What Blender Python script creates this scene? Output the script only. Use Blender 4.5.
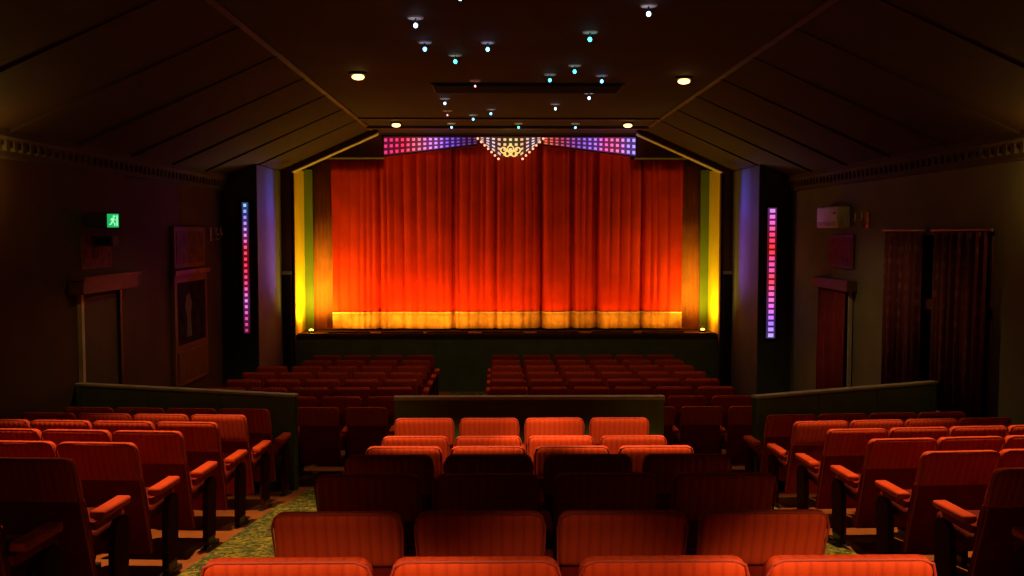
import bpy, bmesh, math, random
from mathutils import Vector, Matrix
random.seed(7)
R = math.radians
sc = bpy.context.scene
for o in list(bpy.data.objects): bpy.data.objects.remove(o)
COL = sc.collection

# ------------------------------------------------------------------ camera, world, exposure
cam_d = bpy.data.cameras.new('camera'); cam = bpy.data.objects.new('camera', cam_d); COL.objects.link(cam)
cam_d.sensor_width = 36; cam_d.lens = 975/1024*36
cam.location = (-.21, 0, 3.2); cam.rotation_euler = (R(90-3.29), 0, R(-.88))
cam_d.clip_start = .05; cam_d.clip_end = 100
sc.camera = cam
w = bpy.data.worlds.new('world'); sc.world = w; w.use_nodes = True
w.node_tree.nodes['Background'].inputs[0].default_value = (.01, .008, .006, 1)
w.node_tree.nodes['Background'].inputs[1].default_value = .2
vs = sc.view_settings
vs.view_transform = 'Standard'; vs.look = 'None'; vs.exposure = 0; vs.gamma = 1; vs.use_curve_mapping = False
sc.cycles.use_denoising = True
sc.cycles.max_bounces = 6; sc.cycles.diffuse_bounces = 1
sc.cycles.sample_clamp_indirect = 3

def light(name, kind, loc, col, power, target=None, size=.05, cone=60, blend=.3, sx=None, sy=None, spread=None):
    d = bpy.data.lights.new(name, kind); d.color = col; d.energy = power
    if kind in ('POINT', 'SPOT'): d.shadow_soft_size = size
    if kind == 'SPOT': d.spot_size = R(cone); d.spot_blend = blend
    if kind == 'AREA':
        d.shape = 'RECTANGLE'; d.size = sx; d.size_y = sy
        if spread: d.spread = R(spread)
    o = bpy.data.objects.new(name, d); COL.objects.link(o); o.location = loc
    if target is not None:
        o.rotation_euler = (Vector(target)-Vector(loc)).to_track_quat('-Z', 'Y').to_euler()
    return o

WARM = (1, .58, .24)
# stage footlights: amber battens behind the stage lip, stronger on the left half
FOOT = [(-3.15, 20), (-2.1, 18), (-1.2, 15), (-.1, 11), (1.0, 7.5), (2.1, 7), (3.1, 9)]
for x, p in FOOT:
    light('footlight_beam', 'AREA', (x, 19.34, 1.25), (1, .42, .03), p, (x+.2, 20.0, 3.9), sx=.22, sy=.06)
# jamb uplights
for s in (-1, 1):
    light('jamb_beam', 'SPOT', (s*3.62, 19.36, 1.27), (1, .72, .05), 170 if s < 0 else 110, (s*4.10, 19.75, 4.2), size=.1, cone=150, blend=.9)
    light('jamb_uplight_beam', 'POINT', (s*3.93, 19.55, 1.30), (1, .30, .02), 2.5, size=.05)
    light('wall_wash_beam', 'AREA', (s*4.06, 18.3, 2.9), (.30, .04, .80), 3.0, (s*4.38, 18.05, 2.9), spread=130, sx=.08, sy=1.6)
    light('wall_wash_beam', 'AREA', (s*4.06, 18.3, 3.9), (.10, .12, .85), 1.2, (s*4.38, 18.0, 3.9), spread=100, sx=.08, sy=.8)

# ------------------------------------------------------------------ materials
MATS = {}
def nodes_of(m):
    m.use_nodes = True; nt = m.node_tree
    return nt, nt.nodes['Principled BSDF']
def mat(name, col, rough=.7, metal=0, spec=.3, bump=None, vary=None, sheen=0):
    """plain procedural surface: noise-varied colour and noise bump"""
    m = bpy.data.materials.new(name); nt, b = nodes_of(m); L = nt.links
    b.inputs['Roughness'].default_value = rough; b.inputs['Metallic'].default_value = metal
    b.inputs['Specular IOR Level'].default_value = spec
    if sheen:
        b.inputs['Sheen Weight'].default_value = sheen; b.inputs['Sheen Roughness'].default_value = .5
        b.inputs['Sheen Tint'].default_value = (min(1, col[0]*1.6), col[1], col[2], 1)
    tc = nt.nodes.new('ShaderNodeTexCoord')
    sc_, amt = vary or (3, .18)
    n = nt.nodes.new('ShaderNodeTexNoise'); n.inputs['Scale'].default_value = sc_; n.inputs['Detail'].default_value = 4
    L.new(tc.outputs['Object'], n.inputs['Vector'])
    r = nt.nodes.new('ShaderNodeValToRGB')
    r.color_ramp.elements[0].position = .3; r.color_ramp.elements[1].position = .7
    r.color_ramp.elements[0].color = tuple(c*(1-amt) for c in col)+(1,); r.color_ramp.elements[1].color = tuple(min(1, c*(1+amt)) for c in col)+(1,)
    L.new(n.outputs['Fac'], r.inputs['Fac']); L.new(r.outputs['Color'], b.inputs['Base Color'])
    if bump:
        n2 = nt.nodes.new('ShaderNodeTexNoise'); n2.inputs['Scale'].default_value = bump[0]
        L.new(tc.outputs['Object'], n2.inputs['Vector'])
        bp = nt.nodes.new('ShaderNodeBump'); bp.inputs['Strength'].default_value = bump[1]; bp.inputs['Distance'].default_value = .01
        L.new(n2.outputs['Fac'], bp.inputs['Height']); L.new(bp.outputs['Normal'], b.inputs['Normal'])
    MATS[name] = m; return m
def emit(name, col, strength):
    m = bpy.data.materials.new(name); nt, b = nodes_of(m)
    b.inputs['Base Color'].default_value = tuple(col)+(1,)
    b.inputs['Emission Color'].default_value = tuple(col)+(1,); b.inputs['Emission Strength'].default_value = strength
    MATS[name] = m; return m
def emit_ramp(name, axis, lo, hi, stops, strength):
    """coloured lamps behind glass: emission colour runs along one object axis"""
    m = bpy.data.materials.new(name); nt, b = nodes_of(m); L = nt.links
    tc = nt.nodes.new('ShaderNodeTexCoord'); sp = nt.nodes.new('ShaderNodeSeparateXYZ'); mr = nt.nodes.new('ShaderNodeMapRange')
    mr.inputs['From Min'].default_value = lo; mr.inputs['From Max'].default_value = hi
    L.new(tc.outputs['Object'], sp.inputs[0]); L.new(sp.outputs[axis], mr.inputs['Value'])
    r = nt.nodes.new('ShaderNodeValToRGB'); e = r.color_ramp.elements
    e[0].position = stops[0][0]; e[0].color = tuple(stops[0][1])+(1,)
    e[1].position = stops[-1][0]; e[1].color = tuple(stops[-1][1])+(1,)
    for p, c in stops[1:-1]:
        k = e.new(p); k.color = tuple(c)+(1,)
    L.new(mr.outputs[0], r.inputs['Fac'])
    b.inputs['Base Color'].default_value = (.02, .02, .02, 1)
    L.new(r.outputs['Color'], b.inputs['Emission Color']); b.inputs['Emission Strength'].default_value = strength
    return m
def srgb(r, g, b):
    f = lambda c: (c/255/12.92) if c/255 <= .04045 else ((c/255+.055)/1.055)**2.4
    return (f(r), f(g), f(b))

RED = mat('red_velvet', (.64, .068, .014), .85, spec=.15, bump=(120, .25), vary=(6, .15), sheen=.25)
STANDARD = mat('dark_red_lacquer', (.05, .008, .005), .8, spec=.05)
CUSH = mat('darkened_cushion_cloth', (.15, .010, .005), .85, spec=.12, bump=(120, .25), vary=(6, .15))  # seat red darkened to keep bounced light off the backs
RED_SHELL = mat('shaded_back_cloth', (.24, .014, .007), .85, spec=.12, bump=(160, .3), vary=(5, .2), sheen=.12)  # same red cloth, darkened for the shade below the head pad
STEEL = mat('dark_steel', (.09, .085, .08), .35, .8, vary=(9, .1))
LIT_RIM = mat('red_lit_rim', (.42, .05, .035), .6, spec=.3)  # brighter red standing in for light along the edge of the back
def ribbed():
    m = bpy.data.materials.new('ribbed_velvet'); nt, b = nodes_of(m); L = nt.links
    b.inputs['Roughness'].default_value = .85; b.inputs['Specular IOR Level'].default_value = .15
    b.inputs['Sheen Weight'].default_value = .25; b.inputs['Sheen Tint'].default_value = (.8, .05, .02, 1)
    tc = nt.nodes.new('ShaderNodeTexCoord')
    wv = nt.nodes.new('ShaderNodeTexWave'); wv.wave_type = 'BANDS'; wv.bands_direction = 'X'; wv.inputs['Scale'].default_value = 7.5
    wv.inputs['Distortion'].default_value = .25
    L.new(tc.outputs['Object'], wv.inputs['Vector'])
    r = nt.nodes.new('ShaderNodeValToRGB')
    r.color_ramp.elements[0].position = .02; r.color_ramp.elements[1].position = .35
    r.color_ramp.elements[0].color = (.52, .050, .012, 1); r.color_ramp.elements[1].color = (.62, .066, .014, 1)
    L.new(wv.outputs['Fac'], r.inputs['Fac']); L.new(r.outputs['Color'], b.inputs['Base Color'])
    bp = nt.nodes.new('ShaderNodeBump'); bp.inputs['Strength'].default_value = .35; bp.inputs['Distance'].default_value = .01
    L.new(wv.outputs['Fac'], bp.inputs['Height']); L.new(bp.outputs['Normal'], b.inputs['Normal'])
    return m
RIB = ribbed()
def carpet():
    m = bpy.data.materials.new('leafy_carpet'); nt, b = nodes_of(m); L = nt.links
    b.inputs['Roughness'].default_value = .95; b.inputs['Specular IOR Level'].default_value = .05
    tc = nt.nodes.new('ShaderNodeTexCoord')
    v = nt.nodes.new('ShaderNodeTexVoronoi'); v.feature = 'DISTANCE_TO_EDGE'; v.inputs['Scale'].default_value = 7
    n = nt.nodes.new('ShaderNodeTexNoise'); n.inputs['Scale'].default_value = 9; n.inputs['Distortion'].default_value = 2.5
    n.inputs['Detail'].default_value = 5
    L.new(tc.outputs['Object'], n.inputs['Vector'])
    mx = nt.nodes.new('ShaderNodeMix'); mx.data_type = 'RGBA'; mx.inputs[0].default_value = .2
    L.new(tc.outputs['Object'], mx.inputs[6]); L.new(n.outputs['Color'], mx.inputs[7]); L.new(mx.outputs[2], v.inputs['Vector'])
    r = nt.nodes.new('ShaderNodeValToRGB'); e = r.color_ramp.elements
    e[0].position = .36; e[0].color = (.030, .050, .012, 1); e[1].position = .62; e[1].color = (.42, .30, .05, 1)
    k = e.new(.47); k.color = (.13, .13, .02, 1); k = e.new(.54); k.color = (.27, .24, .035, 1)
    L.new(n.outputs['Fac'], r.inputs['Fac'])
    r2 = nt.nodes.new('ShaderNodeValToRGB'); r2.color_ramp.elements[0].position = .02; r2.color_ramp.elements[1].position = .09
    L.new(v.outputs['Distance'], r2.inputs['Fac'])
    m2 = nt.nodes.new('ShaderNodeMix'); m2.data_type = 'RGBA'; m2.inputs[7].default_value = (.03, .06, .03, 1)
    m2.inputs[6].default_value = (.02, .05, .03, 1)
    L.new(r2.outputs['Color'], m2.inputs[0]); m2.inputs[6].default_value = (.05, .07, .04, 1)
    L.new(r.outputs['Color'], m2.inputs[7]); L.new(m2.outputs[2], b.inputs['Base Color'])
    return m
CARPET = carpet()
FLOOR = mat('brown_floor', (.32, .09, .015), .75, vary=(2.5, .2), bump=(60, .2))
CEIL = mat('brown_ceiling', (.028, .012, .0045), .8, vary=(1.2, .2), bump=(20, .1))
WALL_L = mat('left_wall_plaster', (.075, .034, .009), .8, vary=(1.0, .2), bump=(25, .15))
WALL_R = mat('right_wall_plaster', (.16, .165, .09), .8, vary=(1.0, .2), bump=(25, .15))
WALL_D = mat('dark_plaster', (.07, .05, .03), .8, vary=(1.0, .2))
PIER = mat('green_pier_plaster', (.05, .06, .02), .75, vary=(1.5, .2))
NICHE = mat('blue_tinted_niche', (.10, .11, .16), .7, vary=(1.5, .15))
BROWN = mat('brown_board', (.15, .055, .024), .6, vary=(3, .2))
DARKWOOD = mat('dark_wood', (.09, .032, .016), .5, vary=(5, .3), bump=(40, .2))
GREEN = mat('dark_green_panel', (.13, .18, .08), .6, vary=(3, .2))
RAIL = mat('pale_rail', (.50, .44, .32), .45, vary=(5, .15))
BLACK = mat('black_paint', (.012, .012, .012), .6)
OCHRE = mat('yellow_lit_jamb', (.75, .62, .03), .7, vary=(2, .1))  # yellow light on the reveal put into its colour
OLIVE = mat('green_lit_jamb', (.17, .24, .03), .7, vary=(2, .1))  # greenish light on the return face painted in as its colour
LEG = mat('rust_leg_cloth', (.42, .12, .03), .85, vary=(3, .15))
CURTAIN = mat('red_curtain_velvet', (.74, .045, .008), .9, spec=.1, bump=(90, .15), vary=(2.2, .12), sheen=.2)
HEM = mat('gold_hem', (.85, .42, .10), .7, bump=(70, .3), vary=(9, .2))
CORD = mat('pale_gold_braid', (.9, .72, .35), .6)
WHITE = mat('white_casing', (.8, .8, .74), .5)
GLASS_D = mat('dark_glass', (.01, .012, .014), .12, spec=.6)
BRASS = mat('old_brass', (.45, .30, .10), .35, .8)

# ------------------------------------------------------------------ mesh helpers
class MB:
    def __init__(s): s.bm = bmesh.new()
    def box(s, x0, x1, y0, y1, z0, z1, bev=0, rot=None, seg=2):
        r = bmesh.ops.create_cube(s.bm, size=1); v = r['verts']
        for a in v:
            a.co = Vector(((x0+x1)/2+a.co.x*(x1-x0), (y0+y1)/2+a.co.y*(y1-y0), (z0+z1)/2+a.co.z*(z1-z0)))
        if bev:
            ed = {e for a in v for e in a.link_edges}
            q = bmesh.ops.bevel(s.bm, geom=list(ed), offset=bev, segments=seg, profile=.5, affect='EDGES')
            v = list({a for f in q['faces'] for a in f.verts} | {a for a in v if a.is_valid})
        if rot: bmesh.ops.transform(s.bm, matrix=rot, verts=v)
        return s
    def cyl(s, x, y, z0, z1, r0, r1=None, n=16, m=None):
        r1 = r0 if r1 is None else r1
        q = bmesh.ops.create_cone(s.bm, cap_ends=True, segments=n, radius1=r0, radius2=r1, depth=z1-z0)
        bmesh.ops.translate(s.bm, vec=(x, y, (z0+z1)/2), verts=q['verts'])
        if m: bmesh.ops.transform(s.bm, matrix=m, verts=q['verts'])
        return s
    def ball(s, x, y, z, r, sz=1, n=12):
        q = bmesh.ops.create_uvsphere(s.bm, u_segments=n, v_segments=max(6, n//2), radius=r)
        for a in q['verts']: a.co = Vector((x+a.co.x, y+a.co.y, z+a.co.z*sz))
        return s
    def prism(s, pts, d0, d1, plane='xz'):
        """closed polygon in a plane, extruded along the third axis"""
        def P(a, b, d): return {'xz': (a, d, b), 'yz': (d, a, b), 'xy': (a, b, d)}[plane]
        A = [s.bm.verts.new(P(a, b, d0)) for a, b in pts]; B = [s.bm.verts.new(P(a, b, d1)) for a, b in pts]
        s.bm.faces.new(A); s.bm.faces.new(B[::-1])
        n = len(pts)
        for i in range(n): s.bm.faces.new((A[i], B[i], B[(i+1) % n], A[(i+1) % n]))
        return s
    def tube(s, pts, r, n=8):
        rings = []
        P = [Vector(p) for p in pts]
        for i, p in enumerate(P):
            t = (P[min(i+1, len(P)-1)]-P[max(i-1, 0)]).normalized()
            u = t.orthogonal().normalized() if i == 0 else (u-t*u.dot(t)).normalized()
            v = t.cross(u)
            rings.append([s.bm.verts.new(p+u*math.cos(2*math.pi*k/n)*r+v*math.sin(2*math.pi*k/n)*r) for k in range(n)])
        for a, b in zip(rings, rings[1:]):
            for k in range(n): s.bm.faces.new((a[k], a[(k+1) % n], b[(k+1) % n], b[k]))
        s.bm.faces.new(rings[0][::-1]); s.bm.faces.new(rings[-1])
        return s
    def build(s, name, m, parent=None, smooth=False, loc=None):
        bmesh.ops.recalc_face_normals(s.bm, faces=s.bm.faces)
        me = bpy.data.meshes.new(name); s.bm.to_mesh(me); s.bm.free(); me.materials.append(m)
        if smooth:
            for p in me.polygons: p.use_smooth = True
            try: me.set_sharp_from_angle(angle=R(50))
            except Exception: pass
        o = bpy.data.objects.new(name, me); COL.objects.link(o)
        if parent: o.parent = parent
        if loc: o.location = loc
        return o
def tag(o, label, cat, group=None):
    o['label'] = label; o['category'] = cat
    if group: o['group'] = group
    return o
def struct(o): o['kind'] = 'structure'; return o
def thing(name, label, cat, loc=(0, 0, 0), rz=0, group=None):
    o = bpy.data.objects.new(name, None); o.empty_display_size = .1; COL.objects.link(o)
    o.location = loc; o.rotation_euler = (0, 0, rz)
    return tag(o, label, cat, group)
def dup(root, parent=None):
    c = root.copy(); COL.objects.link(c)
    if parent: c.parent = parent
    for ch in list(root.children): dup(ch, c)
    return c
ORD = ['first', 'second', 'third', 'fourth', 'fifth', 'sixth', 'seventh', 'eighth', 'ninth']

# ------------------------------------------------------------------ the room
XW, XF, ZC, ZW = 4.95, 2.62, 5.16, 4.12       # wall, ceiling fold, ceiling, cornice heights
YB, YP, YF = -8.0, 17.0, 18.9                 # rear wall, piers, proscenium wall
PROF = [(YB, 1.736-.123*YB), (10.2, .481), (11.0, .27), (19.4, .02)]
def floor_z(y):
    for (a, za), (b, zb) in zip(PROF, PROF[1:]):
        if y <= b: return za+(zb-za)*(y-a)/(b-a)
    return PROF[-1][1]
m = MB()
pts = [(y, z) for y, z in PROF]+[(19.4, -.3), (YB, -.3)]
m.prism(pts, -XW-.3, XW+.3, 'yz'); struct(m.build('floor', FLOOR))
m = MB()
th = .15
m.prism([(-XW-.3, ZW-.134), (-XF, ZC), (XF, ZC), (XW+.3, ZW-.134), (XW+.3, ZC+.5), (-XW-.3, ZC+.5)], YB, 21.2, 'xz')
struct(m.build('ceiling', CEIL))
# walls: side walls with openings are solid, fittings sit on them
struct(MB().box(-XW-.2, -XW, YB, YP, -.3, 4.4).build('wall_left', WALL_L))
mR = MB()
mR.box(XW, XW+.2, YB, 10.05, -.3, 4.4); mR.box(XW, XW+.2, 12.75, YP, -.3, 4.4)
mR.box(XW, XW+.2, 10.05, 12.75, -.3, 1.15); mR.box(XW, XW+.2, 10.05, 12.75, 3.22, 4.4)
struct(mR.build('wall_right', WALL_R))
struct(MB().box(-XW-.2, XW+.2, YB-.2, YB, -.3, 5.3).build('wall_back', WALL_D))
# side piers step the room in towards the stage, then the proscenium wall
for s, nm in ((-1, 'left'), (1, 'right')):
    a, b = sorted((s*4.38, s*(XW+.2)))
    struct(MB().box(a, b, YP, YF, -.3, 4.6).build('wall_%s_pier' % nm, PIER))
    # inner face of the pier, blue of the wall wash mixed into its colour
    a, b = sorted((s*4.38, s*4.365))
    struct(MB().box(a, b, YP+.01, YF, .1, 4.36).build('wall_%s_niche' % nm, NICHE))
    m = MB()
    m.box(*sorted((s*4.15, s*4.38)), YF, 19.1, .03, 4.45)
    m.prism([(s*4.15, 4.37), (s*2.5, 5.10), (s*2.5, 5.2), (s*4.15, 4.50)], YF, 19.1, 'xz')
    struct(m.build('wall_front_%s' % nm, BROWN))
    # thin moulding under the sloping edge of the proscenium
    struct(MB().prism([(s*4.16, 4.34), (s*2.52, 5.07), (s*2.5, 5.10), (s*4.15, 4.37)], YF-.04, 19.12, 'xz').build('trim_1' if s < 0 else 'trim_2', RAIL))
    # narrow side exit beside the proscenium
    struct(MB().box(*sorted((s*4.20, s*4.36)), YF-.03, YF, .05, 2.38).build('door_3' if s < 0 else 'door_4', BLACK))
    struct(MB().box(*sorted((s*4.17, s*4.365)), YF-.05, YF, 2.38, 2.44).build('trim_3' if s < 0 else 'trim_4', RAIL))
    # cornice
    cm = MB()
    cm.prism([(s*XW, ZW+.02), (s*(XW-.12), ZW+.02+.052), (s*(XW-.12), ZW-.02), (s*(XW-.06), ZW-.10), (s*(XW-.05), ZW-.20), (s*XW, ZW-.22)], YB, YP, 'xz')
    y = 6.0
    while y < YP-.1:
        a, b = sorted((s*(XW-.10), s*(XW-.03))); cm.box(a, b, y, y+.07, ZW-.15, ZW-.03); y += .16
    struct(cm.build('trim_5' if s < 0 else 'trim_6', WALL_D))
    # fold trim where flat and sloping ceilings meet
    struct(MB().box(s*XF-.04, s*XF+.04, YB, YF, ZC-.02, ZC+.02).build('trim_7' if s < 0 else 'trim_8', DARKWOOD))
    # battens down the sloping ceiling
    k = 0; y = 3.2
    bm_ = MB()
    while y < 18.5:
        sl = (ZW-.02-ZC)/(XW-XF)
        bm_.prism([(s*XF, ZC-.012), (s*(XF+2.30), ZC-.012+sl*2.30), (s*(XF+2.30), ZC+.03+sl*2.30), (s*XF, ZC+.03)], y, y+.03, 'xz')
        y += 1.55
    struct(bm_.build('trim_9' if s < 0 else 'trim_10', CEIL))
# end ribs of the flat ceiling near the stage
m = MB(); m.box(-XF, XF, 16.9, 17.0, ZC-.03, ZC+.02); m.box(-XF, XF, 18.2, 18.34, ZC-.05, ZC+.02)
struct(m.build('trim_11', DARKWOOD))
# backstage shell
m = MB(); m.box(-5.2, 5.2, 21.0, 21.2, 0, 5.3); m.box(-5.2, -5.0, 19.1, 21.2, 0, 5.3); m.box(5.0, 5.2, 19.1, 21.2, 0, 5.3)
struct(m.build('wall_front', BLACK))

# ceiling vent slot
v = thing('ceiling_vent', 'long dark slotted vent across the middle of the ceiling', 'vent', (0, 13.35, ZC))
MB().box(-1.08, 1.48, -.36, .36, -.02, 0).build('backing', BLACK, v)
m = MB()
for k in range(9): m.box(-1.05, 1.45, -.34+k*.08, -.325+k*.08, -.04, -.018)
m.build('grille', BLACK, v)

# stage
st = thing('stage', 'low stage with dark green front below the red curtain', 'stage', (0, 19.3, 0))
MB().box(-4.9, 4.9, .1, 1.6, 1.10, 1.18).build('stage_boards', DARKWOOD, st)
MB().box(-4.36, 4.36, 0, .1, -.05, 1.12).build('front_panel', GREEN, st)
MB().box(-4.36, 4.36, -.03, .04, 1.12, 1.195, .012).build('stage_lip', DARKWOOD, st)
# a few battens carrying the footlights, tucked behind the lip
for k, (x, p) in enumerate(FOOT):
    t = thing('footlight', 'low black footlight batten on the stage lip, %s from the left' % ORD[k], 'footlight', (x, 19.37, 1.18), group='footlights along the stage lip')
    MB().box(-.42, .42, -.03, .03, 0, .045, .01).build('housing', BLACK, t)

# proscenium reveals
for s, nm in ((-1, 'left'), (1, 'right')):
    m = MB(); m.box(*sorted((s*4.15, s*4.27)), 19.1, 20.15, 1.18, 4.44)
    struct(m.build('trim_12' if s < 0 else 'trim_13', OCHRE))
    m = MB(); m.box(*sorted((s*4.15, s*3.98)), 20.05, 20.15, 1.18, 4.47)
    struct(m.build('trim_14' if s < 0 else 'trim_15', OLIVE))
    m = MB()
    n = 24; A = []
    xs = [s*(3.99-.46*i/n) for i in range(n+1)]
    for i, x in enumerate(xs):
        yy = 20.12+.008*math.sin(i*1.3)
        A.append((m.bm.verts.new((x, yy, 1.19)), m.bm.verts.new((x, yy, 4.53+(3.99-abs(x))*.44))))
    for a, b in zip(A, A[1:]): m.bm.faces.new((a[0], b[0], b[1], a[1]))
    o = m.build('leg_curtain', LEG, smooth=True)
    sm = o.modifiers.new('s', 'SOLIDIFY'); sm.thickness = .015
    tag(o, 'plain rust coloured leg cloth hanging at the %s edge of the red curtain' % nm, 'curtain', 'leg curtains of the stage')
    j = thing('jamb_uplight', 'small glowing amber lamp at the foot of the %s proscenium jamb' % nm, 'lamp', (s*3.93, 19.5, 1.18), group='amber lamps at the stage corners')
    MB().cyl(0, 0, 0, .05, .07, .055).build('housing', BLACK, j)
    MB().ball(0, 0, .055, .045, .6).build('bulb', emit('amber_bulb_%s' % nm, (1, .5, .05), 9), j, True)
# border above the curtain
bd = MB()
bd.prism([(-3.62, 4.67), (-2.46, 4.67), (-2.46, 5.02), (2.56, 5.02), (2.56, 4.67), (3.62, 4.67), (3.6, 4.70), (2.66, 5.12), (-2.66, 5.12), (-3.6, 4.70)], 19.72, 19.75, 'xz')
tag(bd.build('border_board', BROWN), 'brown border board above the stage curtain behind the lit pelmet', 'board')

# main curtain
cx0, cx1 = -3.57, 3.58
centres = []
x = cx0
while x < cx1:
    x += random.uniform(.11, .27); centres.append((x, random.uniform(.5, 1.0)))
deep = [(-2.6, 1.4, .05), (-1.1, 1.3, .05), (.69, 2.4, .07), (1.33, 2.6, .07), (1.83, 2.8, .08), (-.25, 1.4, .05), (2.75, 1.2, .05), (-1.85, 1.2, .05)]
def fold(x):
    d = 0
    for c, a in centres: d += a*.062*math.exp(-((x-c)/.040)**2)
    d += .022*math.sin(x*11.3+1)+.018*math.sin(x*5.1)
    for c, a, wd in deep: d += a*.075*math.exp(-((x-c)/wd)**2)
    return d
def curtain_sheet(z0, z1f, nz, off, name, mt, parent, thick=.02, flare=0):
    m = MB(); N = 620; cols = []
    for i in range(N+1):
        x = cx0+(cx1-cx0)*i/N; z1 = z1f(x); c = []
        for j in range(nz+1):
            t = j/nz; z = z0+(z1-z0)*t
            amp = 1.05-.35*max(0, (z-1.2)/3.7)
            wob = .015*math.sin(x*2.2+z*1.3)
            c.append(m.bm.verts.new((x+wob*.6, 19.93+off+fold(x+wob)*amp-flare*(1-t), z)))
        cols.append(c)
    for a, b in zip(cols, cols[1:]):
        for j in range(nz): m.bm.faces.new((a[j], b[j], b[j+1], a[j+1]))
    o = m.build(name, mt, parent, True)
    s = o.modifiers.new('s', 'SOLIDIFY'); s.thickness = thick; s.offset = 0
    return o
cu = thing('stage_curtain', 'tall pleated red velvet stage curtain with a gold hem', 'curtain', (0, 0, 0))
ztop = lambda x: 5.02 if abs(x) < 2.5 else 4.68
curtain_sheet(1.50, ztop, 12, 0, 'drape', CURTAIN, cu)
curtain_sheet(1.225, lambda x: 1.55, 3, -.012, 'hem', HEM, cu)
curtain_sheet(1.540, lambda x: 1.565, 1, -.022, 'braid', CORD, cu, .03)
MB().box(-3.7, 3.7, 19.76, 19.80, 5.03, 5.07).build('curtain_rail', STEEL, cu)
MB().box(-3.7, -2.47, 19.69, 19.72, 4.66, 4.69).build('top_moulding', RAIL, cu)
MB().box(2.57, 3.7, 19.69, 19.72, 4.66, 4.69).build('top_moulding', RAIL, cu)

# lit pelmet
def lattice(name, xa, xb, n, rows, zlo, zhi, open_, mback, mcell, parent, thick=.03):
    """glass mosaic: one connected sheet, lit panes, the grid between glows faintly as their haze"""
    m = MB(); pw = (xb-xa)/n; g = (1-open_)/2
    xs = [xa]+[xa+(i+t)*pw for i in range(n) for t in (g, 1-g)]+[xb]
    ts = [0]+[(j+t)/rows for j in range(rows) for t in (g, 1-g)]+[1]
    V = [[m.bm.verts.new((x, 0, zlo(x)+(zhi(x)-zlo(x))*t)) for t in ts] for x in xs]
    for i in range(len(xs)-1):
        for j in range(len(ts)-1):
            f = m.bm.faces.new((V[i][j], V[i+1][j], V[i+1][j+1], V[i][j+1]))
            f.material_index = 1 if (i % 2 == 1 and j % 2 == 1) else 0
    o = m.build(name, mback, parent); o.data.materials.append(mcell)
    sd = o.modifiers.new('s', 'SOLIDIFY'); sd.thickness = thick; sd.offset = 1 if o.data.polygons[0].normal.y > 0 else -1
    return o
pl = thing('light_pelmet', 'bow tie shaped pelmet of small lit pink purple and white glass panes', 'light', (0, 19.55, 0))
def pix(px, py, d): return ((px-497)*d/975-.21, 3.2+(232-py)*d/975)
YD = 19.55
xL0, zT = pix(384, 138, YD); xL1, _ = pix(478, 138, YD); xR1, _ = pix(543, 138, YD); xR0, _ = pix(636, 138, YD); _, zB = pix(0, 156.5, YD); _, zI = pix(0, 145, YD)
_, zP = pix(0, 159, YD); xP, _ = pix(510.5, 0, YD)
PK, WH = (1, .10, .16), (1, .62, .75)
stopL = [(0, (.62, .03, .16)), (.22, (.9, .03, .10)), (.38, (.95, .16, .26)), (.55, (.75, .22, .95)), (.68, (.24, .08, .7)), (.85, (.12, .03, .22)), (1, (.10, .03, .08))]
stopR = [(0, (.9, .13, .06)), (.2, (.45, .05, .10)), (.4, (.25, .08, .5)), (.55, (.42, .15, .85)), (.68, (.95, .10, .4)), (.8, (.9, .15, .4)), (.9, (.5, .22, 1)), (1, (.4, .28, 1))]
for nm, xa, xb, stops in (('left', xL0, xL1, stopL), ('right', xR1, xR0, stopR)):
    out, inn = (xa, xb) if nm == 'left' else (xb, xa)
    zb = lambda x: zB+(zI-zB)*(x-out)/(inn-out)
    zb_ = zb
    lattice('glass_mosaic', xa, xb, 17, 3, lambda x: zb_(x), lambda x: zT, .52,
            emit_ramp('pelmet_back_'+nm, 0, xa, xb, stops, .16), emit_ramp('pelmet_cells_'+nm, 0, xa, xb, stops, 1.5), pl)
    fr = MB()
    fr.box(xa-.03, xb+.03, -.02, .06, zT, zT+.04)
    t = .025
    fr.prism([(xa, zb(xa)-t), (xb, zb(xb)-t), (xb, zb(xb)), (xa, zb(xa))], -.01, .06, 'xz')
    fr.box(out-.02, out+.02, -.02, .06, zB-.03, zT+.03)
    fr.build('frame', DARKWOOD, pl)
# centre wedge
warm_stops = [(0, (1, .35, .35)), (.2, (1, .7, .75)), (.36, (1, .45, .25)), (.5, (1, .75, .3)), (.7, (1, .45, .25)), (.84, (1, .7, .8)), (1, (1, .3, .2))]
cut_ = lambda x: zP+.03 if abs(x-xP) < .2 else zP+.03+(abs(x-xP)-.2)*((zT-.04-zP-.03)/(.66-.2))
lattice('glass_mosaic', xL1+.03, xR1-.03, 11, 4, cut_, lambda x: zT, .50,
        emit_ramp('pelmet_back_mid', 0, xL1, xR1, warm_stops, .05), emit_ramp('pelmet_cells_mid', 0, xL1, xR1, warm_stops, 1.1), pl)
# row of lit beads on the two lower edges
bead = MB()
for s, xe in ((-1, xL1), (1, xR1)):
    for k in range(7):
        t = k/6; x = xe+(xP+s*.24-xe)*t; z = zT-.03+(zP-.01-zT+.03)*t
        bead.ball(x, -.015, z, .024, 1, 8)
bead.build('lit_beads', emit('bead_light', (1, .42, .22), 1.6), pl, True)
# shell ornament: yellow scroll rings
sh = MB()
for cx_, cz_, rr in ((-.14, .16, .055), (.14, .16, .055), (-.07, .09, .05), (.07, .09, .05), (0, .19, .06)):
    sh.tube([(xP+cx_+rr*math.cos(a*math.pi/8), -.03, zP+cz_+rr*math.sin(a*math.pi/8)) for a in range(17)], .013, 6)
sh.build('scroll_ornament', emit('scroll_glow', (1, .62, .16), 1.1), pl, True)

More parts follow.
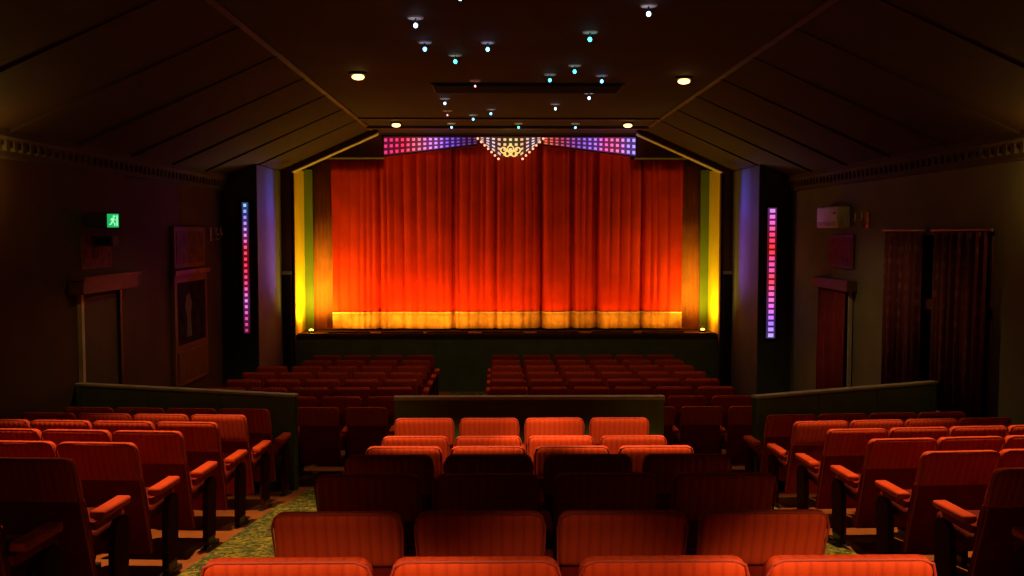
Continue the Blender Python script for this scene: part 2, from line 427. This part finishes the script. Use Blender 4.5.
# side light strips on the piers
for s, nm, zt, zb_, stops in ((-1, 'left', 3.71, 1.44, [(0, (.35, .03, .12)), (.12, (.6, .06, .3)), (.25, (.75, .18, .7)), (.38, (.95, .06, .2)), (.55, (1, .03, .07)), (.66, (.95, .06, .15)), (.78, (.6, .2, .8)), (.9, (.2, .2, .9)), (1, (.25, .5, 1))]),
                              (1, 'right', 3.62, 1.34, [(0, (.45, .3, .9)), (.12, (.35, .15, .9)), (.3, (.8, .12, .5)), (.45, (1, .05, .07)), (.55, (.8, .08, .35)), (.68, (1, .03, .03)), (.8, (.9, .05, .15)), (.92, (.75, .12, .55)), (1, (.5, .2, .6))])):
    xc = -4.56 if s < 0 else 4.585
    t = thing('light_strip', 'vertical strip of glowing %s glass panes on the %s pier' % ('blue red and violet' if s < 0 else 'pink red and lilac', nm), 'light', (xc, 16.94, 0), group='light strips on the stage piers')
    hw = .048 if s < 0 else .075
    z0_, z1_ = zb_, zt
    lattice('glass_mosaic', -hw, hw, 1, 22, lambda x: z0_, lambda x: z1_, .50 if s < 0 else .62,
            emit_ramp('strip_back_'+nm, 2, zb_, zt, stops, .13), emit_ramp('strip_cells_'+nm, 2, zb_, zt, stops, 1.5), t)
    m = MB(); m.box(-.11, -.085, 0, .06, zb_-.03, zt+.03); m.box(.085, .11, 0, .06, zb_-.03, zt+.03); m.box(-.11, .11, 0, .06, zt, zt+.03); m.box(-.11, .11, 0, .06, zb_-.03, zb_)
    m.build('frame', BLACK, t)
    # slim housing of the coloured wall washer in the niche
    h = thing('wall_washer', 'slim dark wall washer in the %s niche beside the stage' % nm, 'lamp', (s*4.03, 18.32, 0), group='purple wall washers by the stage')
    MB().box(-.025, .025, -.01, .05, .045, 4.3).build('housing', BLACK, h)

# ------------------------------------------------------------------ ceiling lamps
DOWN = emit('downlight_glow', (1, .58, .18), 4)
DL = [(-1.92, 12.17, 95, 120, 'large round warm downlight in the ceiling, left side'),
      (2.16, 12.45, 105, 120, 'large round warm downlight in the ceiling, right side'),
      (-2.01, 17.6, 34, 120, 'small round warm downlight near the stage, left of the star lamps'),
      (2.14, 17.6, 34, 120, 'small round warm downlight near the stage, right of the star lamps'),
      (-2.6, 7.0, 720, 68, 'round warm downlight above the rear left block, out of view'),
      (-.90, -.3, 520, 22, 'added unseen tilted downlight behind the viewer, left one of three'),  # three spots added out of view to brighten the two nearest rows
      (.05, -.3, 330, 22, 'added unseen tilted downlight behind the viewer, middle one of three'),
      (1.05, -.3, 850, 22, 'added unseen tilted downlight behind the viewer, right one of three'),
      (-.45, 5.0, 850, 31, 'added unseen tilted downlight above the rear centre block, left one'),  # two aimed spots added out of view for the farther centre rows
      (.80, 5.0, 1000, 31, 'added unseen tilted downlight above the rear centre block, right one'),
      (2.8, 7.0, 700, 68, 'round warm downlight above the rear right block, out of view'),
      (-1.9, -4.3, 45, 150, 'round warm downlight near the rear wall, left one'),  # unseen end of the downlight grid, spread wide as soft fill
      (2.1, -4.3, 45, 150, 'round warm downlight near the rear wall, right one'),
      (-1.9, 1.1, 500, 80, 'round warm downlight overhead near the viewer, left one'),
      (2.05, 1.1, 600, 80, 'round warm downlight overhead near the viewer, right one')]
if True:
    for x, y, p, cone, lab in DL:
        t = thing('downlight', lab, 'light', (x, y, ZC), group='round ceiling downlights')
        m = MB(); m.cyl(0, 0, -.03, .0, .10, .115, 24); m.build('trim_ring', BLACK, t, True)
        MB().ball(0, 0, -.055, .078, .45, 20).build('lens', DOWN, t, True)
        light('downlight_beam', 'SPOT', (x, y, ZC-.16), WARM, p, {5.0: (x, 6.95, 2.0), -.3: (x, 2.4, 2.2)}.get(y, (x, y, 0)), size=.04, cone=cone, blend=.45)

stars = [(461, 2, 0), (417, 29, 0), (426, 52, 1), (456, 64, 2), (488, 52, 1), (475.5, 88, 3), (445.5, 105, 0), (448, 116.5, 3), (452, 128.5, 1), (473.5, 120.5, 1), (491, 115, 1),
         (518.5, 128.5, 2), (647, 17, 0), (589, 42, 2), (549.5, 82, 2), (574, 73.5, 2), (601, 83, 1), (588.5, 99.5, 0), (555, 110, 0), (575, 128.5, 1)]
scol = [emit('star_white_blue', (.35, .66, 1), 7), emit('star_blue', (.12, .5, 1), 7), emit('star_cyan', (.05, .62, .72), 7), emit('star_pink', (.9, .35, .5), 3)]
cname = ['white blue', 'blue', 'cyan', 'dim pink']
def star_label(i):
    px, py, c = stars[i]
    same = sorted([j for j in range(len(stars)) if stars[j][2] == c], key=lambda j: stars[j][1])
    k = same.index(i)
    return 'tiny %s star lamp under the ceiling, %s nearest of the %s ones' % (cname[c], ORD[k] if k < 9 else 'last', cname[c])
for i, (px, py, c) in enumerate(stars):
    drop = .075
    d = (ZC-drop-3.2)*975/(232-py)
    x = (px-497)*d/975-.21
    r_ = .020 if py < 100 else .018
    t = thing('star_lamp', star_label(i), 'light', (x, d, ZC), group='star lamps scattered on the ceiling')
    MB().cyl(0, 0, -.012, 0, .07, .078, 20).build('ceiling_glow', WHITE, t, True)  # pale disc in place of the bulb's glow on the ceiling
    MB().cyl(0, 0, -.06, -.012, .007, n=8).build('stem', STEEL, t)
    MB().ball(0, 0, -drop, r_*(.7 if c == 3 else 1), 1.15, 12).build('bulb', scol[c], t, True)

# ------------------------------------------------------------------ cinema seats
def loft(rings):
    """rings: list of lists of Vectors, closed loops, capped"""
    m = MB(); V = [[m.bm.verts.new(p) for p in r] for r in rings]
    n = len(V[0])
    for a, b in zip(V, V[1:]):
        for k in range(n): m.bm.faces.new((a[k], a[(k+1) % n], b[(k+1) % n], b[k]))
    m.bm.faces.new(V[0][::-1]); m.bm.faces.new(V[-1])
    return m
def rrect(hw, ht, r, n=4):
    """rounded rectangle outline, half width hw (x) and half thickness ht (y)"""
    r = min(r, hw*.99, ht*.99); out = []
    for cx_, cy_, a0 in ((hw-r, ht-r, 0), (-hw+r, ht-r, 90), (-hw+r, -ht+r, 180), (hw-r, -ht+r, 270)):
        for k in range(n+1):
            a = R(a0+90*k/n); out.append((cx_+r*math.cos(a), cy_+r*math.sin(a)))
    return out
def back_y(z):      # centre line of the reclined back
    return .12-.27*(z-.15)/.75
def slab_back(z0, z1, w0, w1, t, off, rtop=.05, n=10, rb=None, crown=0):
    rings = []
    zs = [z0+(z1-z0)*i/n for i in range(n+1)]
    for i, z in enumerate(zs):
        k = (z-z0)/(z1-z0); hw = (w0+(w1-w0)*k)/2; ht = t/2
        rings.append((z, hw, ht))
    # rounded top corners: extra rings
    ex = []
    for a in (15, 30, 45, 60, 75, 88):
        ex.append((z1-rtop+rtop*math.sin(R(a)), w1/2-rtop*.8*(1-math.cos(R(a))), (t/2)*max(.25, math.cos(R(a))**.55)))
    rings = [r for r in rings if r[0] <= z1-rtop]+[(z1-rtop, w1/2, t/2)]+ex
    if rb:
        lo = [(z0+rb-rb*math.sin(R(a)), w0/2-rb*.5*(1-math.cos(R(a))), (t/2)*max(.3, math.cos(R(a))**.55)) for a in (88, 65, 40, 20)]
        rings = lo+[r for r in rings if r[0] > z0+rb]
    out = []
    for z, hw, ht in rings:
        out.append([Vector((px, back_y(z)+off+py, z)) for px, py in rrect(hw, ht, ht*.8)])
    return loft(out)
def make_seat(both):
    t = thing('cinema_seat', 'x', 'seat')
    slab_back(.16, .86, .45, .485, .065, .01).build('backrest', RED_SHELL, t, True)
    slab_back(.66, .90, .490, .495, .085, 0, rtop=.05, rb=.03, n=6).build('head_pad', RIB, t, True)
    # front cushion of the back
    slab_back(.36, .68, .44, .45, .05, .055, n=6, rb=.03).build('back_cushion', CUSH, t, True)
    # thin tube round the rear edge of the back, added as its lit rim
    for q in (-1,):
        P = []
        for z in (.18, .35, .5, .62, .75, .84): P.append((-(.225+.0225*(z-.15)/.75+.004), back_y(z)-.030, z))
        P += [(-.235, back_y(.885)-.03, .885), (-.20, back_y(.897)-.025, .897)]
        P = P+[(-x, y, z) for x, y, z in P[::-1]]
        MB().tube(P, .005, 6).build('rim_highlight', LIT_RIM, t, True)
    # seat cushion, folded down
    m = MB(); M = Matrix.Translation((0, .10, .40)) @ Matrix.Rotation(R(5), 4, 'X')
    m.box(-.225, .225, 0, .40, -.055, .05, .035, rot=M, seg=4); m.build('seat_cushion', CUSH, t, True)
    for s in ((-1, 1) if both else (-1,)):
        a = MB().box(s*.28-.043, s*.28+.043, .01, .35, .545, .59, .016, seg=3).build('armrest', RED, t, True)
        MB().prism([(-.02, .50), (.27, .50), (.31, .547), (-.04, .547)], s*.28-.014, s*.28+.014, 'yz').build('arm_bracket', RED_SHELL, t)
        # end standard: column with a rounded head
        pts = [(.17, .05), (.33, .05), (.36, .36)]+[(.28+.085*math.cos(R(b)), .41+.085*math.sin(R(b))) for b in range(-10, 190, 20)]+[(.18, .36)]
        MB().prism(pts, s*.28-.02, s*.28+.02, 'yz').build('end_standard', STANDARD, t)
        p = MB().box(s*.28-.022, s*.28+.022, .18, .32, .012, .075, .006)
        p.box(s*.28-.03, s*.28+.03, .12, .38, -.03, .015, .004)
        p.build('foot', STEEL, t)
    return t
seatA = make_seat(False); seatB = make_seat(True)
used = {False: False, True: False}
def place(x, y, rz, label, group, both, zs=1):
    src = seatB if both else seatA
    o = src if not used[both] else dup(src)
    used[both] = True
    o.location = (x, y, floor_z(y+.2*math.cos(rz))); o.rotation_euler = (0, 0, rz); o.scale = (1, 1, zs)
    o['label'] = label; o['group'] = group
    return o
OFF = .15     # the top edge sits this far nearer than the seat origin
# rear centre block
PITCH = [.550, .547, .565, .564, .553, .545, .547]
TOPS = [1.0, .988, 1.025, 1.02, .978, .967, 1.05]
for r in range(7):
    y = 2.80+.888*r
    for k in range(4):
        place(-.21-.86+.2475+PITCH[r]*k, y+OFF, 0, 'red seat, rear centre block, %s row from the viewer, %s from left' % (ORD[r], ORD[k]), 'seats of the rear centre block', k == 3, TOPS[r])
# rear side blocks: rows fan away from the aisle
ANG = R(12)
for s, nm, xa in ((-1, 'left', -.21-2.21), (1, 'right', -.21+2.64)):
    for r in range(7):
        y = 9.40-.87*r
        for k in range(4):
            dx = .25+.563*k
            x = xa+s*dx*math.cos(ANG); yy = y+dx*math.sin(ANG)+OFF
            if abs(x) > XW-.3: continue
            if r == 6 and k > 0: continue
            if r == 5 and k > 1: continue
            if r == 4 and k > 2: continue
            # the aisle-side armrest of the left block is on the seat's right
            both = (k == 0 and s < 0) or (k == 3 and s > 0)
            place(x, yy, s*R(4), 'red seat, rear %s block, %s row back from barrier, %s from aisle' % (nm, ORD[r], ORD[k]), 'seats of the rear %s block' % nm, both, 1.055 if s < 0 else .975)
# front block, right of the carpeted aisle
for r in range(8):
    y = 11.35+.9*r
    for k in range(6):
        x = -.21-.1+.25+.567*k
        place(x, y+OFF, 0, 'red seat, front right block, %s row from stage, %s from aisle' % (ORD[7-r], ORD[k]), 'seats of the front right block', k == 5)
    n = 6 if r == 0 else (5 if r < 6 else 4)
    x0 = -.21-.72 if r == 0 else -.21-1.15
    for k in range(n):
        place(x0-.25-.567*k, y+OFF, 0, 'red seat, front left block, %s row from stage, %s from aisle' % (ORD[7-r], ORD[k]), 'seats of the front left block', k == 0)

# ------------------------------------------------------------------ carpets
def strip(name, x0, x1, ys, label):
    m = MB(); th = .012
    A = []
    for y in ys:
        z = floor_z(y)
        A.append([m.bm.verts.new(p) for p in ((x0, y, z+.001), (x1, y, z+.001), (x1, y, z+th), (x0, y, z+th))])
    for a, b in zip(A, A[1:]):
        for k in range(4): m.bm.faces.new((a[k], a[(k+1) % 4], b[(k+1) % 4], b[k]))
    m.bm.faces.new(A[0][::-1]); m.bm.faces.new(A[-1])
    return tag(m.build(name, CARPET), label, 'carpet', 'patterned aisle carpets')
strip('aisle_carpet', -2.28, -1.12, [1.0, 5, 9.15], 'green and yellow leafy carpet in the left aisle between the rear blocks')
strip('aisle_carpet', 1.22, 2.36, [1.0, 5, 9.15], 'green and yellow leafy carpet in the right aisle between the rear blocks')
strip('aisle_carpet', -2.2, 2.3, [9.16, 10.2, 11.0, 11.2], 'green leafy carpet of the cross aisle between the barriers')
strip('aisle_carpet', -1.14, -.36, [11.31, 15, 19.2], 'dark green leafy carpet in the front aisle leading to the stage')

# ------------------------------------------------------------------ barriers
def barrier(name_label, p0, p1, h):
    a, b = Vector(p0), Vector(p1); d = (b-a); L = d.length; rz = math.atan2(d.y, d.x)
    z0 = min(floor_z(a.y), floor_z(b.y)); z1 = h
    t = thing('barrier', name_label, 'barrier', (a.x, a.y, z0), rz, 'green panelled barriers behind the cross aisle')
    m = MB().box(0, L, -.035, .035, -.05, z1-z0-.03)
    m.build('panel', GREEN, t)
    n = max(2, round(L/.9))
    for k in range(n+1):
        xx = k*(L-.06)/n; MB().box(xx, xx+.06, -.042, .042, 0, z1-z0-.03).build('stile', GREEN, t)
    MB().box(-.01, L+.01, -.055, .055, z1-z0-.03, z1-z0, .008).build('top_rail', RAIL, t)
barrier('dark green centre barrier with pale top rail in front of the rear centre block', (-.21-.95, 9.0), (-.21+1.55, 9.0), 3.2-166*8.95/975)
barrier('long dark green barrier with pale top rail running to the left wall', (-XW+.01, 11.0), (-.21-2.12, 10.2), 1.50)
barrier('long dark green barrier with pale top rail running to the right wall', (-.21+2.68, 10.03), (XW-.16, 11.0), 1.50)

# ------------------------------------------------------------------ left wall fittings (wall plane x = -4.95)
def sconce(x, y, z, s, label, lit=0):
    t = thing('wall_sconce', label, 'lamp', (x, y, z), group='candle wall sconces')
    MB().box(*sorted((0, -s*.02)), -.05, .05, -.13, .10, .008).build('back_plate', BRASS, t)
    for q in (-1, 1):
        pts = [(-s*.02, 0, -.06)]+[(-s*(.02+.12*math.sin(R(a))), q*(.13*(1-math.cos(R(a)))/1.0), -.06-.05*math.sin(R(a*2))) for a in (20, 40, 60, 80)]+[(-s*.14, q*.12, -.02)]
        ar = MB().tube(pts, .008, 6); ar.build('arm', BRASS, t, True)
        MB().cyl(-s*.14, q*.12, -.03, -.01, .03, .04, 12).build('drip_pan', BRASS, t, True)
        MB().cyl(-s*.14, q*.12, -.01, .09, .012, n=8).build('candle', WHITE, t, True)
        if lit: MB().ball(-s*.14, q*.12, .115, .018, 1.5, 8).build('bulb', lit, t, True)
SCB = emit('sconce_bulb', (1, .6, .22), 12)
sconce(-XW, 16.2, 3.18, -1, 'small unlit brass candle sconce on the left wall beside the pier')
sconce(XW, 13.5, 3.38, 1, 'small unlit brass candle sconce on the right wall beside the white box')
for s in (-1, 1):
    sconce(s*XW, 8.85, 3.5, s, 'lit brass candle sconce high on the %s wall near the rear seats' % ('left' if s < 0 else 'right'), SCB)
    light('sconce_beam', 'POINT', (s*(XW-.2), 8.85, 3.72), (1, .55, .10), 11, size=.06)

# left exit door with pelmet and illuminated sign
dz = floor_z(11.7)
m = MB(); m.box(-XW, -XW+.02, 11.15, 12.15, .3, 2.45); struct(m.build('door_1', mat('dark_green_door', (.03, .045, .022), .6)))
m = MB(); m.box(-XW, -XW+.05, 11.05, 11.12, .3, 2.5)
struct(m.build('trim_16', RAIL))
struct(MB().box(-XW, -XW+.05, 12.18, 12.25, .3, 2.5).build('trim_19', DARKWOOD))
MBx = MB().box(-XW, -XW+.16, 10.85, 12.5, 2.5, 2.68, .01); MBx.box(-XW, -XW+.19, 10.82, 12.53, 2.66, 2.70)
tag(MBx.build('door_pelmet', DARKWOOD), 'dark wooden pelmet box above the left exit door', 'pelmet')
t = thing('framed_panel', 'dim red patterned panel above the left exit door', 'panel', (-XW, 11.6, 2.72))
MB().box(0, .02, -.42, .42, .05, .45).build('frame', DARKWOOD, t)
MB().box(.02, .025, -.38, .38, .08, .42).build('picture', mat('dim_red_weave', (.20, .03, .02), .8, vary=(22, .7)), t)
t = thing('notice_box', 'black rectangular box under the green exit sign', 'box', (-XW, 11.55, 3.03))
MB().box(0, .26, -.10, .10, 0, .13, .01).build('case', BLACK, t)
MB().box(.02, .24, -.105, -.10, .02, .11).build('face', GLASS_D, t)
t = thing('exit_sign', 'small lit green running man exit sign on the left wall', 'sign', (-XW, 11.35, 3.24))
MB().box(0, .40, -.03, .03, 0, .18, .01).build('case', BLACK, t)
MB().box(.255, .385, -.036, -.03, .012, .168).build('lit_face', emit('exit_green', (.012, .42, .11), 1.0), t)
g = MB()
y0, y1 = -.040, -.036
g.cyl(0, 0, y0, y1, .013, n=10, m=Matrix(((1, 0, 0, .335), (0, 0, 1, 0), (0, 1, 0, .138), (0, 0, 0, 1))))
g.prism([(.312, .122), (.332, .122), (.328, .078), (.308, .078)], y0, y1)
g.prism([(.330, .118), (.355, .098), (.350, .091), (.326, .108)], y0, y1)
g.prism([(.312, .120), (.292, .100), (.298, .093), (.316, .110)], y0, y1)
g.prism([(.318, .080), (.330, .078), (.350, .056), (.345, .030), (.335, .032), (.338, .052)], y0, y1)
g.prism([(.306, .080), (.318, .080), (.310, .050), (.280, .040), (.278, .050), (.298, .058)], y0, y1)
g.prism([(.362, .03), (.376, .03), (.376, .15), (.362, .15)], y0, y1)
g.build('running_man', emit('exit_white', (.35, 1, .55), 1.0), t)

# left: framed hanging and poster case
t = thing('wall_picture', 'red brown framed picture high on the left wall above the poster case', 'picture', (-XW, 15.0, 2.66))
MB().box(0, .05, -.75, .75, 0, .62, .01).build('frame', BROWN, t)
MB().box(.05, .055, -.66, .66, .07, .55).build('canvas', mat('dim_red_canvas', (.10, .022, .012), .7, vary=(6, .8)), t)
t = thing('poster_case', 'tall framed poster case with dark picture on the left wall', 'poster', (-XW, 15.0, .9))
MB().box(0, .06, -.80, .80, 0, 1.72, .01).build('frame', BROWN, t)
MB().box(.06, .065, -.66, .66, .62, 1.55).build('poster', mat('poster_print', (.02, .012, .01), .8, spec=.05, vary=(5, .95)), t)
f = MB()
f.prism([(-.30, .72), (-.05, .72), (-.10, 1.05), (-.02, 1.22), (-.14, 1.38), (-.30, 1.34), (-.36, 1.18), (-.26, 1.02)], .066, .068, 'yz')
f.build('pale_figure', mat('poster_pale', (.16, .12, .10), .8), t)
MB().box(.06, .075, -.70, .70, .08, .52, .01).build('lower_panel', DARKWOOD, t)
MB().box(0, .10, -.86, .86, 1.66, 1.74, .01).build('cap', DARKWOOD, t)

# ------------------------------------------------------------------ right wall fittings
t = thing('air_conditioner', 'white wall mounted air conditioner high on the right wall', 'appliance', (XW, 14.65, 3.26))
MB().box(-.20, 0, -.47, .45, 0, .32, .03, seg=3).build('casing', WHITE, t, True)
m = MB()
for k in range(4): m.box(-.205, -.19, -.42, .40, .03+k*.018, .036+k*.018)
m.build('louvre', BLACK, t)
MB().box(-.208, -.2, -.40, -.30, .2, .23).build('badge', STEEL, t)
t = thing('wall_picture', 'small red patterned panel below the air conditioner', 'picture', (XW, 14.5, 2.66))
MB().box(-.03, 0, -.52, .52, 0, .50, .008).build('frame', BROWN, t)
MB().box(-.035, -.03, -.46, .46, .05, .45).build('canvas', mat('red_weave', (.22, .03, .02), .8, vary=(18, .6)), t)
struct(MB().box(XW-.015, XW, 14.0, 15.35, .15, 2.45).build('door_2', BLACK))
t = thing('door_curtain', 'dark red curtain hanging in the right side doorway under a wooden pelmet', 'curtain', (XW, 14.65, 0))
def drape(y0, y1, z0, z1, xoff, amp, per, mt, name, parent, seedv=0):
    m = MB(); n = int((y1-y0)/.012); A = []
    for i in range(n+1):
        y = y0+(y1-y0)*i/n
        x = xoff+amp*math.sin(2*math.pi*y/per+seedv)+amp*.35*math.sin(2*math.pi*y/per*2.3+1+seedv)
        A.append((m.bm.verts.new((x, y, z0)), m.bm.verts.new((x, y, (z0+z1)/2)), m.bm.verts.new((x*.9, y, z1))))
    for a, b in zip(A, A[1:]):
        m.bm.faces.new((a[0], b[0], b[1], a[1])); m.bm.faces.new((a[1], b[1], b[2], a[2]))
    o = m.build(name, mt, parent, True); s = o.modifiers.new('s', 'SOLIDIFY'); s.thickness = .012; return o
DRAPE = mat('dark_red_drape', (.20, .018, .012), .9, vary=(3, .2))
drape(-.60, .62, .2, 2.40, -.09, .03, .14, DRAPE, 'drape', t)
MB().box(-.15, 0, -.78, .72, 2.34, 2.50, .01).build('pelmet', BROWN, t)
MB().box(-.07, -.02, -.66, -.62, .15, 2.34).build('side_post', RAIL, t)
# window with patterned curtains
struct(MB().box(XW+.10, XW+.12, 10.05, 12.75, 1.15, 3.22).build('window_1', GLASS_D))
wf = MB(); wf.box(XW-.02, XW+.12, 10.05, 10.11, 1.15, 3.22); wf.box(XW-.02, XW+.12, 12.69, 12.75, 1.15, 3.22); wf.box(XW-.02, XW+.12, 10.05, 12.75, 3.16, 3.24)
wf.box(XW+.03, XW+.10, 11.42, 11.48, 1.15, 3.2); wf.box(XW-.02, XW+.10, 10.05, 12.75, 2.28, 2.40)
struct(wf.build('trim_17', DARKWOOD))
struct(MB().box(XW-.10, XW+.1, 9.95, 12.85, 1.09, 1.15, .01).build('trim_18', RAIL))
def pattern():
    m = bpy.data.materials.new('diamond_pattern_cloth'); nt, b = nodes_of(m); L = nt.links
    b.inputs['Roughness'].default_value = .9
    tc = nt.nodes.new('ShaderNodeTexCoord'); mp = nt.nodes.new('ShaderNodeMapping'); mp.inputs['Scale'].default_value = (0, 1.3, .55)
    L.new(tc.outputs['Object'], mp.inputs[0])
    v = nt.nodes.new('ShaderNodeTexVoronoi'); v.inputs['Scale'].default_value = 11; v.inputs['Randomness'].default_value = .35
    L.new(mp.outputs[0], v.inputs['Vector'])
    r = nt.nodes.new('ShaderNodeValToRGB'); e = r.color_ramp.elements
    e[0].position = .12; e[0].color = (.17, .06, .05, 1); e[1].position = .34; e[1].color = (.10, .010, .008, 1)
    L.new(v.outputs['Distance'], r.inputs['Fac']); L.new(r.outputs['Color'], b.inputs['Base Color'])
    return m
PAT = pattern()
for y0, y1, nm in ((11.6, 12.62, 'farther'), (10.0, 11.2, 'nearer')):
    t = thing('window_curtain', 'dark red curtain with pale diamond pattern, %s half of the right window' % nm, 'curtain', (XW, (y0+y1)/2, 0), group='patterned window curtains')
    h = (y1-y0)/2
    drape(-h, h, 1.17, 3.20, -.10, .035, .19, PAT, 'drape', t)
    MB().cyl(0, 0, -h-.1, h+.1, .015, n=10, m=Matrix(((1, 0, 0, -.10), (0, 0, 1, 0), (0, 1, 0, 3.22), (0, 0, 0, 1)))).build('rod', BRASS, t, True)
